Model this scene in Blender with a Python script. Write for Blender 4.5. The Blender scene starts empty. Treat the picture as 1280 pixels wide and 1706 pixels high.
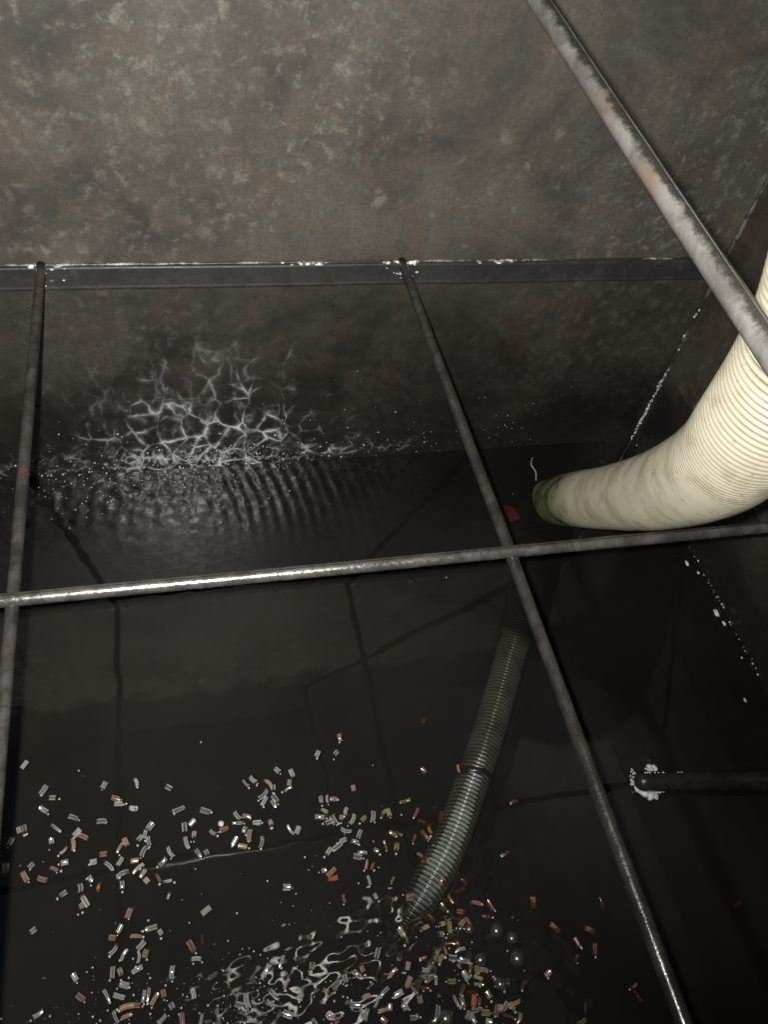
import bpy, bmesh, math, random
import numpy as np
from mathutils import Vector, Matrix, noise as mnoise

random.seed(11)
rng = np.random.default_rng(5)
scene = bpy.context.scene
COL = scene.collection
HC = 1.11                                   # the phone is held 1.11 m above the water (z = 0)

# ------------------------------------------------------------------ helpers
def link(o):
    COL.objects.link(o); return o

def tag(o, label=None, cat=None, group=None, kind=None):
    for k, v in (('label', label), ('category', cat), ('group', group), ('kind', kind)):
        if v: o[k] = v
    return o

def empty(name, loc, label, cat, group=None):
    o = link(bpy.data.objects.new(name, None)); o.location = loc; o.empty_display_size = .05
    return tag(o, label, cat, group)

def obj(name, verts, faces, mat, parent=None, smooth=True, uvs=None):
    me = bpy.data.meshes.new(name)
    me.from_pydata([tuple(v) for v in verts], [], [tuple(f) for f in faces])
    if uvs is not None:
        lay = me.uv_layers.new(name='UVMap')
        flat = [c for f in faces for i in f for c in uvs[i]]
        lay.data.foreach_set('uv', flat)
    if smooth:
        me.polygons.foreach_set('use_smooth', [True]*len(me.polygons))
    me.materials.append(mat); me.update()
    o = link(bpy.data.objects.new(name, me))
    if parent is not None:
        o.parent = parent
        me.transform(Matrix.Translation(-Vector(parent.location)))
    return o

class MB:
    def __init__(self): self.v = []; self.f = []; self.uv = []
    def add(self, vs, fs, uv=None):
        b = len(self.v); self.v += [tuple(p) for p in vs]; self.f += [tuple(b+i for i in f) for f in fs]
        self.uv += list(uv) if uv is not None else [(0, 0)]*len(vs)
    def box(self, lo, hi):
        x0, y0, z0 = lo; x1, y1, z1 = hi
        self.add([(x0,y0,z0),(x1,y0,z0),(x1,y1,z0),(x0,y1,z0),(x0,y0,z1),(x1,y0,z1),(x1,y1,z1),(x0,y1,z1)],
                 [(0,3,2,1),(4,5,6,7),(0,1,5,4),(1,2,6,5),(2,3,7,6),(3,0,4,7)])
    def tube(self, pts, rad, seg=16, cap=True):
        """sweep a circle of radius rad[i] along pts (parallel transport)"""
        pts = [Vector(p) for p in pts]; n = len(pts)
        if not hasattr(rad, '__len__'): rad = [rad]*n
        T = [((pts[min(i+1, n-1)] - pts[max(i-1, 0)]).normalized()) for i in range(n)]
        a = Vector((0,0,1)) if abs(T[0].z) < .9 else Vector((1,0,0))
        N = (a - T[0]*a.dot(T[0])).normalized()
        vs = []; uv = []; s = 0
        for i in range(n):
            N = (N - T[i]*N.dot(T[i])).normalized(); B = T[i].cross(N)
            if i: s += (pts[i]-pts[i-1]).length
            for k in range(seg):
                t = 2*math.pi*k/seg
                vs.append(pts[i] + (N*math.cos(t) + B*math.sin(t))*rad[i]); uv.append((s, k/seg))
        fs = [(i*seg+k, i*seg+(k+1) % seg, (i+1)*seg+(k+1) % seg, (i+1)*seg+k) for i in range(n-1) for k in range(seg)]
        if cap:
            fs.append(tuple(range(seg-1, -1, -1))); fs.append(tuple((n-1)*seg+k for k in range(seg)))
        self.add(vs, fs, uv)
    def blob(self, c, r, seg=10, rings=7, rough=.25, sc=(1,1,1), seed=0):
        c = Vector(c); vs = []; fs = []
        def pt(th, ph):
            d = Vector((math.sin(th)*math.cos(ph)*sc[0], math.sin(th)*math.sin(ph)*sc[1], math.cos(th)*sc[2]))
            k = 1 + rough*mnoise.noise(d*2.3 + Vector((seed*3.7, seed*1.3, seed*.7)))*2
            return c + d*r*k
        vs.append(pt(0, 0))
        for i in range(1, rings):
            for k in range(seg): vs.append(pt(math.pi*i/rings, 2*math.pi*k/seg))
        vs.append(pt(math.pi, 0)); L = len(vs)-1
        for k in range(seg):
            fs.append((0, 1+k, 1+(k+1) % seg)); fs.append((L, 1+(rings-2)*seg+(k+1) % seg, 1+(rings-2)*seg+k))
            for i in range(rings-2):
                a = 1+i*seg
                fs.append((a+k, a+seg+k, a+seg+(k+1) % seg, a+(k+1) % seg))
        self.add(vs, fs)
    def build(self, name, mat, parent=None, smooth=True):
        return obj(name, self.v, self.f, mat, parent, smooth, self.uv)

# ------------------------------------------------------------------ node helpers
class N:
    def __init__(self, name):
        self.m = bpy.data.materials.new(name); self.m.use_nodes = True
        self.t = self.m.node_tree; self.t.nodes.clear()
        self.out = self.t.nodes.new('ShaderNodeOutputMaterial')
    def n(self, typ, ins=None, **kw):
        nd = self.t.nodes.new('ShaderNode'+typ)
        for k, v in kw.items(): setattr(nd, k, v)
        for k, v in (ins or {}).items():
            if hasattr(v, 'is_output'): self.t.links.new(v, nd.inputs[k])
            else: nd.inputs[k].default_value = v
        return nd
    def obj(self, scale=(1,1,1), loc=(0,0,0)):
        c = self.n('TexCoord').outputs['Object']
        return self.n('Mapping', {'Vector': c, 'Scale': scale, 'Location': loc}).outputs[0]
    def noise(self, vec, scale, detail=4, rough=.55, dist=0):
        return self.n('TexNoise', {'Vector': vec, 'Scale': scale, 'Detail': detail, 'Roughness': rough, 'Distortion': dist}).outputs['Fac']
    def ramp(self, fac, stops, interp='LINEAR'):
        r = self.n('ValToRGB', {'Fac': fac}); cr = r.color_ramp; cr.interpolation = interp
        while len(cr.elements) < len(stops): cr.elements.new(.5)
        for e, (p, c) in zip(cr.elements, stops):
            e.position = p; e.color = (*c, 1) if hasattr(c, '__len__') else (c, c, c, 1)
        return r.outputs[0]
    def math(self, op, a, b=0.0, c=None, clamp=False):
        nd = self.n('Math', operation=op, use_clamp=clamp)
        for i, v in enumerate((a, b) if c is None else (a, b, c)):
            if hasattr(v, 'is_output'): self.t.links.new(v, nd.inputs[i])
            else: nd.inputs[i].default_value = v
        return nd.outputs[0]
    def mix(self, fac, a, b, mode='MIX'):
        nd = self.n('Mix', data_type='RGBA', blend_type=mode)
        for i, v in ((0, fac), (6, a), (7, b)):
            if hasattr(v, 'is_output'): self.t.links.new(v, nd.inputs[i])
            elif i == 0: nd.inputs[i].default_value = v
            else: nd.inputs[i].default_value = (*v, 1)
        return nd.outputs[2]
    def rng(self, v, a, b, c=0.0, d=1.0, smooth=True):
        return self.n('MapRange', {'Value': v, 'From Min': a, 'From Max': b, 'To Min': c, 'To Max': d},
                      interpolation_type='SMOOTHSTEP' if smooth else 'LINEAR').outputs[0]
    def bump(self, h, strength=.5, dist=.002, normal=None):
        d = {'Height': h, 'Strength': strength, 'Distance': dist}
        if normal is not None: d['Normal'] = normal
        return self.n('Bump', d).outputs[0]
    def bsdf(self, **ins):
        b = self.n('BsdfPrincipled', {k.replace('_', ' '): v for k, v in ins.items()})
        return b.outputs[0]
    def done(self, sh):
        self.t.links.new(sh, self.out.inputs['Surface']); return self.m

# ------------------------------------------------------------------ materials
def mat_wall(name, c_dark, c_mid, c_pale, c_rust, wet=0.0, rough=.55, caustic_net=False, slime=False, rim_dark=0):
    m = N(name); v = m.obj()
    n1 = m.noise(v, 5.5, 7, .66, .5); n2 = m.noise(v, 46, 6, .68, .3); n3 = m.noise(m.obj((1,1,1), (3,5,1)), 2.3, 4, .6)
    n4 = m.noise(m.obj((1,1,1), (7,1,9)), 120, 3, .6)
    base = m.mix(m.rng(n1, .30, .70), c_dark, c_mid)
    blot = m.math('MULTIPLY', m.rng(n2, .50, .66), m.rng(n3, .36, .62))
    base = m.mix(m.math('MULTIPLY', blot, .75), base, c_pale)
    n5 = m.noise(m.obj((1,1,1), (2,8,4)), 13, 5, .65, .8)
    base = m.mix(m.math('MULTIPLY', m.rng(n5, .46, .70), .6), base, c_rust)
    base = m.mix(m.rng(n4, .3, .75, 0, .35), base, c_dark)
    n6 = m.noise(m.obj((1,1,1), (5,5,2)), 30, 5, .6, .3)
    spot = m.math('MULTIPLY', m.rng(n6, .60, .70), m.rng(m.noise(v, 5, 2), .45, .62))
    base = m.mix(m.math('MULTIPLY', spot, .5), base, c_pale)
    n7 = m.noise(m.obj((1,1,1), (4,4,4)), 260, 3, .7)
    base = m.mix(m.rng(n7, .35, .7, 0, .45), base, c_dark)
    run = m.noise(m.obj((9, 9, .8)), 3.2, 4, .6)
    base = m.mix(m.rng(run, .5, .8, 0, .35), base, c_dark)
    rgh = m.math('ADD', m.rng(n2, .3, .7, -.1, .12), rough)
    hgt = m.math('ADD', m.math('MULTIPLY', n2, .6), m.math('MULTIPLY', n4, .5))
    sep = m.n('SeparateXYZ', {'Vector': v})
    if rim_dark:          # unseen ragged black band, added to cut off the wall's reflection in the water
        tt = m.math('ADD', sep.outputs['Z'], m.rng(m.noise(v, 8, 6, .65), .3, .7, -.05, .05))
        base = m.mix(m.rng(tt, rim_dark-.01, rim_dark+.05), base, (.010,.0095,.008))
    if slime:
        # black slime: everything the water has wetted, thicker towards the waterline
        hh = m.math('ADD', sep.outputs['Z'], m.rng(n1, .3, .7, -.07, .07))
        sl = m.rng(hh, .36, .06)
        base = m.mix(m.math('MULTIPLY', sl, .86), base, (.0085,.0078,.0066))
        rgh = m.math('SUBTRACT', rgh, m.math('MULTIPLY', sl, .14))
    if caustic_net:
        # net of flash light bounced off the ripples, painted into the wall colour
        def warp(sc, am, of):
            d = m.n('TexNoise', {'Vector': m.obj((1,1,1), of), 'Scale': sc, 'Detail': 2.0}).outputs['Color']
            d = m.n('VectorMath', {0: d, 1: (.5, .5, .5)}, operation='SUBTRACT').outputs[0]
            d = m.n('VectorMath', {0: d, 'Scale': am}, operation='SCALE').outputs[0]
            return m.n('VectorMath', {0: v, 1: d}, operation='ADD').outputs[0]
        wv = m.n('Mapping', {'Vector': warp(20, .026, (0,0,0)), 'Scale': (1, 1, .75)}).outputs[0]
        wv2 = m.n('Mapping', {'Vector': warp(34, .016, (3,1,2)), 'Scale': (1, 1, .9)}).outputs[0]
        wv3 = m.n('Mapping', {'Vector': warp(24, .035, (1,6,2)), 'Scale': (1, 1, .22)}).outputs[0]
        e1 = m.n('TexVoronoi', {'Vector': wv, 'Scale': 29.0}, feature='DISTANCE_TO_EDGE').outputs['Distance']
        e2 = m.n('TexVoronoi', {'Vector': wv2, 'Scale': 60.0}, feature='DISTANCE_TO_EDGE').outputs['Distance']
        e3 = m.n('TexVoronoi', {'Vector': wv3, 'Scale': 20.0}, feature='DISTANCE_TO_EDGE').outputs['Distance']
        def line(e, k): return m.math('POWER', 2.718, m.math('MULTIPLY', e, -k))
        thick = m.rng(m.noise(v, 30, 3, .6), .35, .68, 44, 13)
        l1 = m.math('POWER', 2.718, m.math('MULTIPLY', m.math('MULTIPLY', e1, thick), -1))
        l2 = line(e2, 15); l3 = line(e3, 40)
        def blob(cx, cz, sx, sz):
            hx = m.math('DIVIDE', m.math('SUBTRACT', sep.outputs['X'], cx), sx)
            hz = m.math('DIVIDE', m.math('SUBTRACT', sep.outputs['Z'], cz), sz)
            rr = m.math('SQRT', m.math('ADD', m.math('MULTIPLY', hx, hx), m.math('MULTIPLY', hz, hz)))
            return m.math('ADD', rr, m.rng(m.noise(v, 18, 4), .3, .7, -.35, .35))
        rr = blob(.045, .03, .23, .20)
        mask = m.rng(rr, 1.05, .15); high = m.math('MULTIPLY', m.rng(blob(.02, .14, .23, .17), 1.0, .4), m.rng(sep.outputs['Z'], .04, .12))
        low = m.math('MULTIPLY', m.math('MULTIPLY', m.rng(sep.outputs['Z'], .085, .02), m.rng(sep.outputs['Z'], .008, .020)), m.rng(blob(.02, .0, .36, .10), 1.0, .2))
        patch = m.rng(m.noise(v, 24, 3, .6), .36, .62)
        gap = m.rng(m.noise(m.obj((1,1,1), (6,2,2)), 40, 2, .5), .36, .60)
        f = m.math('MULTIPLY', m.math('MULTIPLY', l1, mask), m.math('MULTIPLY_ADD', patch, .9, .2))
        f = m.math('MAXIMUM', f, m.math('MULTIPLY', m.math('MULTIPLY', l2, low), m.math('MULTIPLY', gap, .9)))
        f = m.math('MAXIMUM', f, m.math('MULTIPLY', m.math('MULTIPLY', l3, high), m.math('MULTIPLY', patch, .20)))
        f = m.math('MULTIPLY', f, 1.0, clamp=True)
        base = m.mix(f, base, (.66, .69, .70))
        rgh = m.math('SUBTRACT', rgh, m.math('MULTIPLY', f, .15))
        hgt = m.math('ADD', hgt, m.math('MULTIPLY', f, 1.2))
    nb = m.bump(hgt, .35, .0022)
    return m.done(m.bsdf(Base_Color=base, Roughness=rgh, Normal=nb, Specular_IOR_Level=.35 + wet*.25, Coat_Weight=wet*.25, Coat_Roughness=.22))

M = {}
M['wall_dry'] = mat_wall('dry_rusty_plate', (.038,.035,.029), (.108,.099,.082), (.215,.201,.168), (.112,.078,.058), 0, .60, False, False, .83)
M['wall_pale_side'] = mat_wall('pale_side_plate', (.075,.073,.070), (.16,.157,.15), (.24,.235,.22), (.14,.11,.09), 0, .6)
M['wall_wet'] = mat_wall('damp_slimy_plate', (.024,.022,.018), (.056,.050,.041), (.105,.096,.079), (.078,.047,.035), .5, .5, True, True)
M['wall_side'] = mat_wall('side_plate', (.030,.026,.021), (.072,.060,.049), (.12,.107,.088), (.10,.062,.046), .3, .55)
M['wall_side_wet'] = mat_wall('slimy_side_plate', (.040,.036,.030), (.080,.070,.057), (.120,.107,.087), (.095,.062,.046), .5, .45, False, True)
M['ledge'] = mat_wall('ledge_steel', (.020,.020,.019), (.033,.033,.031), (.055,.053,.05), (.036,.031,.027), .3, .45)

def mat_crust():
    m = N('pale_weld_crust'); v = m.obj()
    n = m.noise(v, 210, 3, .6)
    b = m.mix(m.rng(n, .40, .62), (.10,.095,.085), (.78,.78,.75))
    return m.done(m.bsdf(Base_Color=b, Roughness=.38, Normal=m.bump(n, .8, .002), Specular_IOR_Level=.6))
M['crust'] = mat_crust()
def mat_seam(pale=(.62,.62,.6)):
    m = N('weld_seam_metal'); v = m.obj()
    n = m.noise(m.obj((1,1,1)), 55, 5, .7); n2 = m.noise(v, 11, 2, .5)
    k = m.math('MULTIPLY', m.rng(n, .40, .62, 0, .8), m.rng(n2, .40, .62))
    b = m.mix(k, (.028,.026,.023), pale)
    return m.done(m.bsdf(Base_Color=b, Roughness=.4, Normal=m.bump(n, .6, .001)))
M['seam'] = mat_seam(); M['seam_dim'] = mat_seam((.20,.195,.18))

def mat_rod(name, dark, pale, rust, rust_amt, metallic, rough, grain=260, thr=(.36, .68), dark_side=None):
    m = N(name); v = m.obj()
    n = m.noise(v, grain, 4, .7); n2 = m.noise(v, 30, 5, .65, .5); n3 = m.noise(v, 9, 3, .6)
    b = m.mix(m.rng(n2, *thr), dark, pale)
    b = m.mix(m.math('MULTIPLY', m.rng(n3, .54, .66), rust_amt), b, rust)
    b = m.mix(m.rng(n, .5, .75, 0, .5), b, dark)
    if dark_side is not None:               # one side coloured darker; on the crosswise bar this dims its reflected streak
        c = m.n('SeparateXYZ', {'Vector': m.n('TexCoord').outputs['UV']}).outputs['Y']
        k = m.math('COSINE', m.math('MULTIPLY', m.math('SUBTRACT', c, dark_side), 2*math.pi))
        k = m.math('ADD', k, m.rng(m.noise(v, 70, 6, .75), .3, .7, -.35, .35))
        b = m.mix(m.rng(k, 0.0, .65), b, (.020,.019,.016))
    r = m.math('ADD', m.rng(n, .3, .7, -.10, .14), rough)
    return m.done(m.bsdf(Base_Color=b, Metallic=metallic, Roughness=r, Normal=m.bump(m.math('ADD', n, m.math('MULTIPLY', n2, .5)), .24, .0010), Specular_IOR_Level=.6))
M['rod'] = mat_rod('wet_steel_bar', (.065,.060,.056), (.14,.130,.122), (.09,.062,.045), .3, .75, .22)
M['rod_worn'] = mat_rod('worn_shiny_bar', (.15,.14,.13), (.33,.31,.29), (.18,.125,.09), .35, .8, .24, 260, (.36, .68), .50)
M['rod_rough'] = mat_rod('pitted_steel_bar', (.045,.042,.038), (.11,.105,.095), (.14,.065,.04), .4, .6, .28, 190)
M['rod_pale'] = mat_rod('galvanised_rusty_pipe', (.07,.066,.060), (.130,.123,.113), (.11,.066,.044), .6, .25, .38, 200, (.36, .6), .90)
M['bar_black'] = mat_rod('wet_black_bar', (.010,.010,.010), (.022,.022,.020), (.02,.017,.014), .3, 0, .3)

def mat_hose(name, body, dirt, olive=0.0, rough=.46):
    m = N(name); v = m.obj()
    uv = m.n('TexCoord').outputs['UV']; s = m.n('SeparateXYZ', {'Vector': uv}).outputs['X']
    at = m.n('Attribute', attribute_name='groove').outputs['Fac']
    n1 = m.noise(v, 22, 5, .65, .4); n2 = m.noise(v, 90, 4, .6); n3 = m.noise(m.obj((1,1,1),(4,2,1)), 9, 4, .6)
    b = m.mix(m.rng(n3, .35, .7), body, tuple(c*.84 for c in body))
    b = m.mix(m.math('MULTIPLY', m.rng(n1, .44, .68), .6), b, dirt)
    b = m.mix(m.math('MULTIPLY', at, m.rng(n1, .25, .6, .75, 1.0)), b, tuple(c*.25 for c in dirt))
    b = m.mix(m.rng(n2, .62, .74, 0, .6), b, tuple(c*.3 for c in dirt))
    if olive == 2:  # both ends darkened so the added mirror image fades out
        b = m.mix(m.math('MAXIMUM', m.rng(s, .20, .07), m.rng(s, 0.856-.13, 0.856-.02)), b, (.016,.0165,.014))
    elif olive:
        b = m.mix(m.rng(s, 1.30, 1.55), b, (.80,.79,.74))  # unseen upper stretch coloured whiter to brighten its glare on the ripples
        edge = m.math('ADD', s, m.rng(n1, .3, .7, -.03, .03))
        b = m.mix(m.rng(edge, .44, .30), b, m.mix(m.rng(n1, .4, .6), (.022,.022,.010), (.095,.092,.048)))
    return m.done(m.bsdf(Base_Color=b, Roughness=rough, Normal=m.bump(m.math('ADD', n1, n2), .25, .001), Specular_IOR_Level=.4))
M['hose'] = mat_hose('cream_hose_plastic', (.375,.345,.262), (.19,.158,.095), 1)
M['hose_end'] = mat_hose('slimy_hose_end', (.09,.087,.042), (.035,.035,.016))

M['hose_mirror'] = mat_hose('mirrored_hose_grey', (.26,.285,.255), (.07,.076,.066), 2, .20)

def mat_water():
    m = N('dark_oily_water'); v = m.obj()
    w1 = m.noise(v, 7, 3, .5); w2 = m.noise(m.obj((1,1,1),(2,3,0)), 46, 2, .5)
    nrm = m.bump(m.math('ADD', w1, m.math('MULTIPLY', w2, .02)), .05, .012)
    fr = m.n('Fresnel', {'IOR': 1.75, 'Normal': nrm}).outputs[0]
    tr = m.n('BsdfTransparent', {'Color': (.80,.75,.67,1)}).outputs[0]
    nm = m.noise(v, 4, 5, .6, .6)
    df = m.n('BsdfDiffuse', {'Color': m.mix(m.rng(nm, .3, .7), (.019,.0185,.0165), (.033,.031,.028))}).outputs[0]
    tr = m.n('MixShader', {0: .34, 1: tr, 2: df}).outputs[0]
    gl = m.n('BsdfGlossy', {'Color': (1,1,1,1), 'Roughness': .032, 'Normal': nrm}).outputs[0]
    return m.done(m.n('MixShader', {0: fr, 1: tr, 2: gl}).outputs[0])
M['water'] = mat_water()
def mat_floor():
    m = N('sludge_floor'); v = m.obj()
    n = m.noise(v, 3.5, 6, .65, .8); n2 = m.noise(v, 14, 4, .6, .4)
    b = m.mix(m.rng(n, .35, .68), (.007,.0065,.006), (.015,.0135,.012))
    b = m.mix(m.math('MULTIPLY', m.rng(n2, .5, .62), .5), b, (.012,.012,.011))
    return m.done(m.bsdf(Base_Color=b, Roughness=.9))
M['floor'] = mat_floor()

def mat_tube(name, col, lo, glassy):
    m = N(name)
    lw = m.n('LayerWeight', {'Blend': .35}).outputs['Facing']      # the wall of the tube is thickest, seen edge-on, at its sides
    info = m.n('ObjectInfo').outputs['Random']
    fac = m.math('ADD', m.rng(lw, .16, .50, 0, 1.0), m.rng(info, 0, 1, lo*.4, lo*1.6), clamp=True)
    info2 = m.math('FRACT', m.math('MULTIPLY', info, 17.3))
    c = m.mix(m.rng(info2, 0, 1, 0, .5), col, (.62,.58,.52))
    body = m.bsdf(Base_Color=c, Roughness=.15, Specular_IOR_Level=1.0, Coat_Weight=1.0, Coat_IOR=1.8, Coat_Roughness=.2)
    tr = m.n('BsdfTransparent', {'Color': (*[min(1, .30+.70*q/max(col)) for q in col], 1)}).outputs[0]
    gl = m.n('BsdfGlossy', {'Color': (1,1,1,1), 'Roughness': .12}).outputs[0]
    tr = m.n('MixShader', {0: glassy, 1: tr, 2: gl}).outputs[0]
    return m.done(m.n('MixShader', {0: fac, 1: tr, 2: body}).outputs[0])
M['c'] = mat_tube('clear_plastic', (.98,.98,.97), .09, .18)
M['o'] = mat_tube('orange_plastic', (.62,.21,.075), .34, .10)
M['y'] = mat_tube('amber_plastic', (.74,.64,.28), .15, .12)
M['t'] = mat_tube('tan_plastic', (.74,.50,.37), .2, .14)
M['r'] = mat_tube('dark_red_plastic', (.30,.045,.03), .5, .04)

def simple(name, col, rough=.5, spec=.5):
    m = N(name); v = m.obj(); n = m.noise(v, 120, 3)
    return m.done(m.bsdf(Base_Color=m.mix(m.rng(n, .35, .65), col, tuple(c*.7 for c in col)), Roughness=rough, Normal=m.bump(n, .3, .001), Specular_IOR_Level=spec))
M['foam'] = simple('white_foam', (.75,.76,.74), .4)
M['red'] = simple('red_patch', (.055,.008,.006), .9, .2)
M['thread'] = simple('grey_thread', (.3,.29,.26), .6)
def mat_drop(name, veil, col):
    m = N(name)
    fr = m.n('Fresnel', {'IOR': 2.1}).outputs[0]
    tr = m.n('BsdfTransparent', {'Color': (.96,.96,.95,1)}).outputs[0]
    df = m.n('BsdfDiffuse', {'Color': (*col, 1)}).outputs[0]
    tr = m.n('MixShader', {0: veil, 1: tr, 2: df}).outputs[0]
    gl = m.n('BsdfGlossy', {'Color': (1,1,1,1), 'Roughness': .24}).outputs[0]
    return m.done(m.n('MixShader', {0: fr, 1: tr, 2: gl}).outputs[0])
M['drop_and_glint'] = mat_drop('water_bead', .55, (.80,.82,.84))  # white veil puts the glint into the bead colour
M['bubble'] = mat_drop('bubble_film', .10, (.30,.33,.31))

# ------------------------------------------------------------------ water and floor
XL, XR, YB, YF, ZT, ZF = -1.35, .88, 1.0, -.45, 1.30, -.14
def lattice(x, y, lam, seed, rot=0):
    """smooth random bumps of wavelength about lam (sum of plane waves)"""
    r = np.random.default_rng(seed); h = np.zeros_like(x)
    for k in range(14):
        a = r.uniform(0, 2*math.pi); q = 2*math.pi/(lam*r.uniform(.65, 1.6)); p = r.uniform(0, 6.3)
        h += np.sin(q*(x*math.cos(a)+y*math.sin(a))+p)/q
    return h/math.sqrt(14)
def gauss(x, y, cx, cy, sx, sy, rot=0):
    c, s = math.cos(rot), math.sin(rot); u = (x-cx)*c+(y-cy)*s; w = -(x-cx)*s+(y-cy)*c
    return np.exp(-(u/sx)**2-(w/sy)**2)
def water_h(x, y):
    h = .0025*lattice(x, y, .30, 1) + .0015*lattice(x, y, .09, 2)
    # stirred patch where the water wells up in front of the hose's mirror image
    mA = gauss(x, y, .185, .185, .17, .095, .30)
    h += mA*(.06*lattice(x, y, .055, 3) + .085*lattice(x, y, .026, 4) + .075*lattice(x, y, .013, 9))
    mC = gauss(x, y, -.03, .165, .22, .055, 0)
    h += mC*(.06*lattice(x, y, .022, 5) + .05*lattice(x, y, .010, 11))
    mD = gauss(x, y, .32, .13, .10, .06, 0)
    h += mD*(.12*lattice(x, y, .03, 6))
    # fine ripples running along the far plate
    mB = gauss(x, y, -.03, .95, .30, .075, -.05)
    d = np.sqrt((x+.35)**2+(y-.84)**2)
    h += mB*(.13*lattice(x, y, .024, 7) + .26*np.sin(2*math.pi*d/.021+8*lattice(x, y, .12, 21))*.021/6.28*np.clip((x-.0)/.10, 0, 1) + .07*lattice(x, y, .011, 8))
    return h
def grid(x0, x1, y0, y1, nx, ny):
    xs = np.linspace(x0, x1, nx); ys = np.linspace(y0, y1, ny)
    X, Y = np.meshgrid(xs, ys); return X, Y
def grid_mesh(name, xs, ys, hf, mat):
    X, Y = np.meshgrid(xs, ys); H = hf(X, Y); ny, nx = X.shape
    vs = np.stack([X.ravel(), Y.ravel(), H.ravel()], 1)
    i = np.arange((ny-1)*nx).reshape(ny-1, nx)[:, :-1].ravel()
    fs = np.stack([i, i+1, i+nx+1, i+nx], 1)
    me = bpy.data.meshes.new(name); me.vertices.add(len(vs)); me.vertices.foreach_set('co', vs.ravel().astype(np.float32))
    me.loops.add(fs.size); me.loops.foreach_set('vertex_index', fs.ravel().astype(np.int32))
    me.polygons.add(len(fs)); me.polygons.foreach_set('loop_start', np.arange(0, fs.size, 4, dtype=np.int32))
    me.polygons.foreach_set('use_smooth', np.ones(len(fs), bool))
    me.materials.append(mat); me.update(calc_edges=True); me.validate()
    return link(bpy.data.objects.new(name, me))
def axis(segs):
    out = []
    for a, b, st in segs: out += list(np.arange(a, b, st))
    return np.array(out + [segs[-1][1]])
wx = axis([(XL+.002, -.45, .02), (-.45, .55, .0028), (.55, XR-.0005, .012)])
wy = axis([(YF, .02, .02), (.02, .30, .0028), (.30, .80, .008), (.80, YB-.0005, .0028)])
water = grid_mesh('water', wx, wy, water_h, M['water'])
tag(water, 'still black water with a stirred rippling patch inside the tank', None, None, 'structure')
mb = MB(); mb.box((XL-.01, YF-.01, ZF-.02), (XR+.01, YB+.01, ZF)); fl = mb.build('floor', M['floor'], None, False)
tag(fl, 'dark sludge covered bottom under the water', None, None, 'structure')

# ------------------------------------------------------------------ tank walls
ZL = .421                                                    # height of the ledge's top
back = empty('tank_wall', (0, YB, 0), 'blotchy rusty steel wall facing us, with a ledge and a painted net of rippled light above the water', 'tank wall', 'tank walls')
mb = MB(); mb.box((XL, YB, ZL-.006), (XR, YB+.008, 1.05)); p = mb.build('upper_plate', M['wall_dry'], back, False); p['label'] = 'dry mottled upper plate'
mb = MB(); mb.box((XL, YB, .166), (XR, YB+.008, ZL-.0065)); p = mb.build('middle_plate', M['wall_wet'], back, False); p['label'] = 'damp plate under the ledge with a painted net of rippled light'
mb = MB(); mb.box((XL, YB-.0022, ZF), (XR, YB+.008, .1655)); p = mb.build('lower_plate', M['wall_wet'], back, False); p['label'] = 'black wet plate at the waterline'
# ledge: flat bar with a rolled front lip, slightly wavy
nx = 120; vs = []; fs = []
prof = [(YB-.0004, ZL), (YB-.005, ZL-.0003), (YB-.0066, ZL-.0016), (YB-.007, ZL-.004), (YB-.007, ZL-.0285), (YB-.0078, ZL-.031), (YB-.0088, ZL-.033), (YB-.0080, ZL-.0352), (YB-.0055, ZL-.0362), (YB-.0004, ZL-.0365)]
for i in range(nx+1):
    x = XL + (XR-XL)*i/nx
    wob = .0013*mnoise.noise(Vector((x*5, 2, 0)))
    for y, z in prof: vs.append((x, y + wob*.5, z + wob*.8))
k = len(prof)
for i in range(nx):
    for j in range(k-1): fs.append((i*k+j, i*k+j+1, (i+1)*k+j+1, (i+1)*k+j))
obj('ledge', vs, fs, M['ledge'], back)
# uneven weld seam along the back of the ledge
pts = []; rad = []
for i in range(420):
    x = XL + .003 + (XR-XL-.006)*i/419
    pts.append((x, YB-.0012, ZL+.0005+.0008*mnoise.noise(Vector((x*30, 0, 0)))))
    rad.append(.0016+.0012*abs(mnoise.noise(Vector((x*55, 3, 0)))))
mb = MB(); mb.tube(pts, rad, 8); mb.build('weld_seam', M['seam'], back)
for sd, (cx, w) in enumerate(((-.163, .022), (.333, .030), (.188, .034), (.480, .030), (.845, .018))):
    mb = MB(); r = random.Random(sd+40)
    for q in range(9):
        t = r.uniform(-1, 1)
        mb.blob((cx+t*w, YB-.004-abs(r.gauss(0, .002)), ZL+.0015+r.gauss(0, .0008)), r.uniform(.0022, .0046)*(1.15-abs(t)*.6), 9, 6, .3, (1.7, .9, .6), sd*10+q)
    if sd < 2:
        for q in range(12):
            mb.blob((cx+r.gauss(0, .012), YB-.0076, ZL-abs(r.gauss(.004, .020)) % .033), r.uniform(.0008, .0022), 6, 4, .3, (1.4, 1, .6), q)
    b = mb.build('weld_bead', M['crust'], back)
# vertical corner seam
pts = []; rad = []
for i in range(260):
    z = ZF + .01 + (1.04-ZF-.02)*i/259
    pts.append((XR-.002, YB-.004, z)); rad.append(.0028+.0022*abs(mnoise.noise(Vector((z*40, 9, 0)))))
mb = MB(); mb.tube(pts, rad, 8); mb.build('corner_weld', M['seam_dim'], back)
mb = MB(); r = random.Random(9)
for q in range(70):
    z = r.gauss(.075, .05) if q < 55 else r.uniform(.0, .33)
    mb.blob((XR-.005+r.gauss(0, .0012), YB-.006+r.gauss(0, .0012), z), r.uniform(.0010, .0028), 6, 5, .3, (1, 1, 1.6), q)
o = mb.build('lime_crust', M['crust'], back); o['label'] = 'line of white lime specks down the corner'; o['kind'] = 'stuff'

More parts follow.
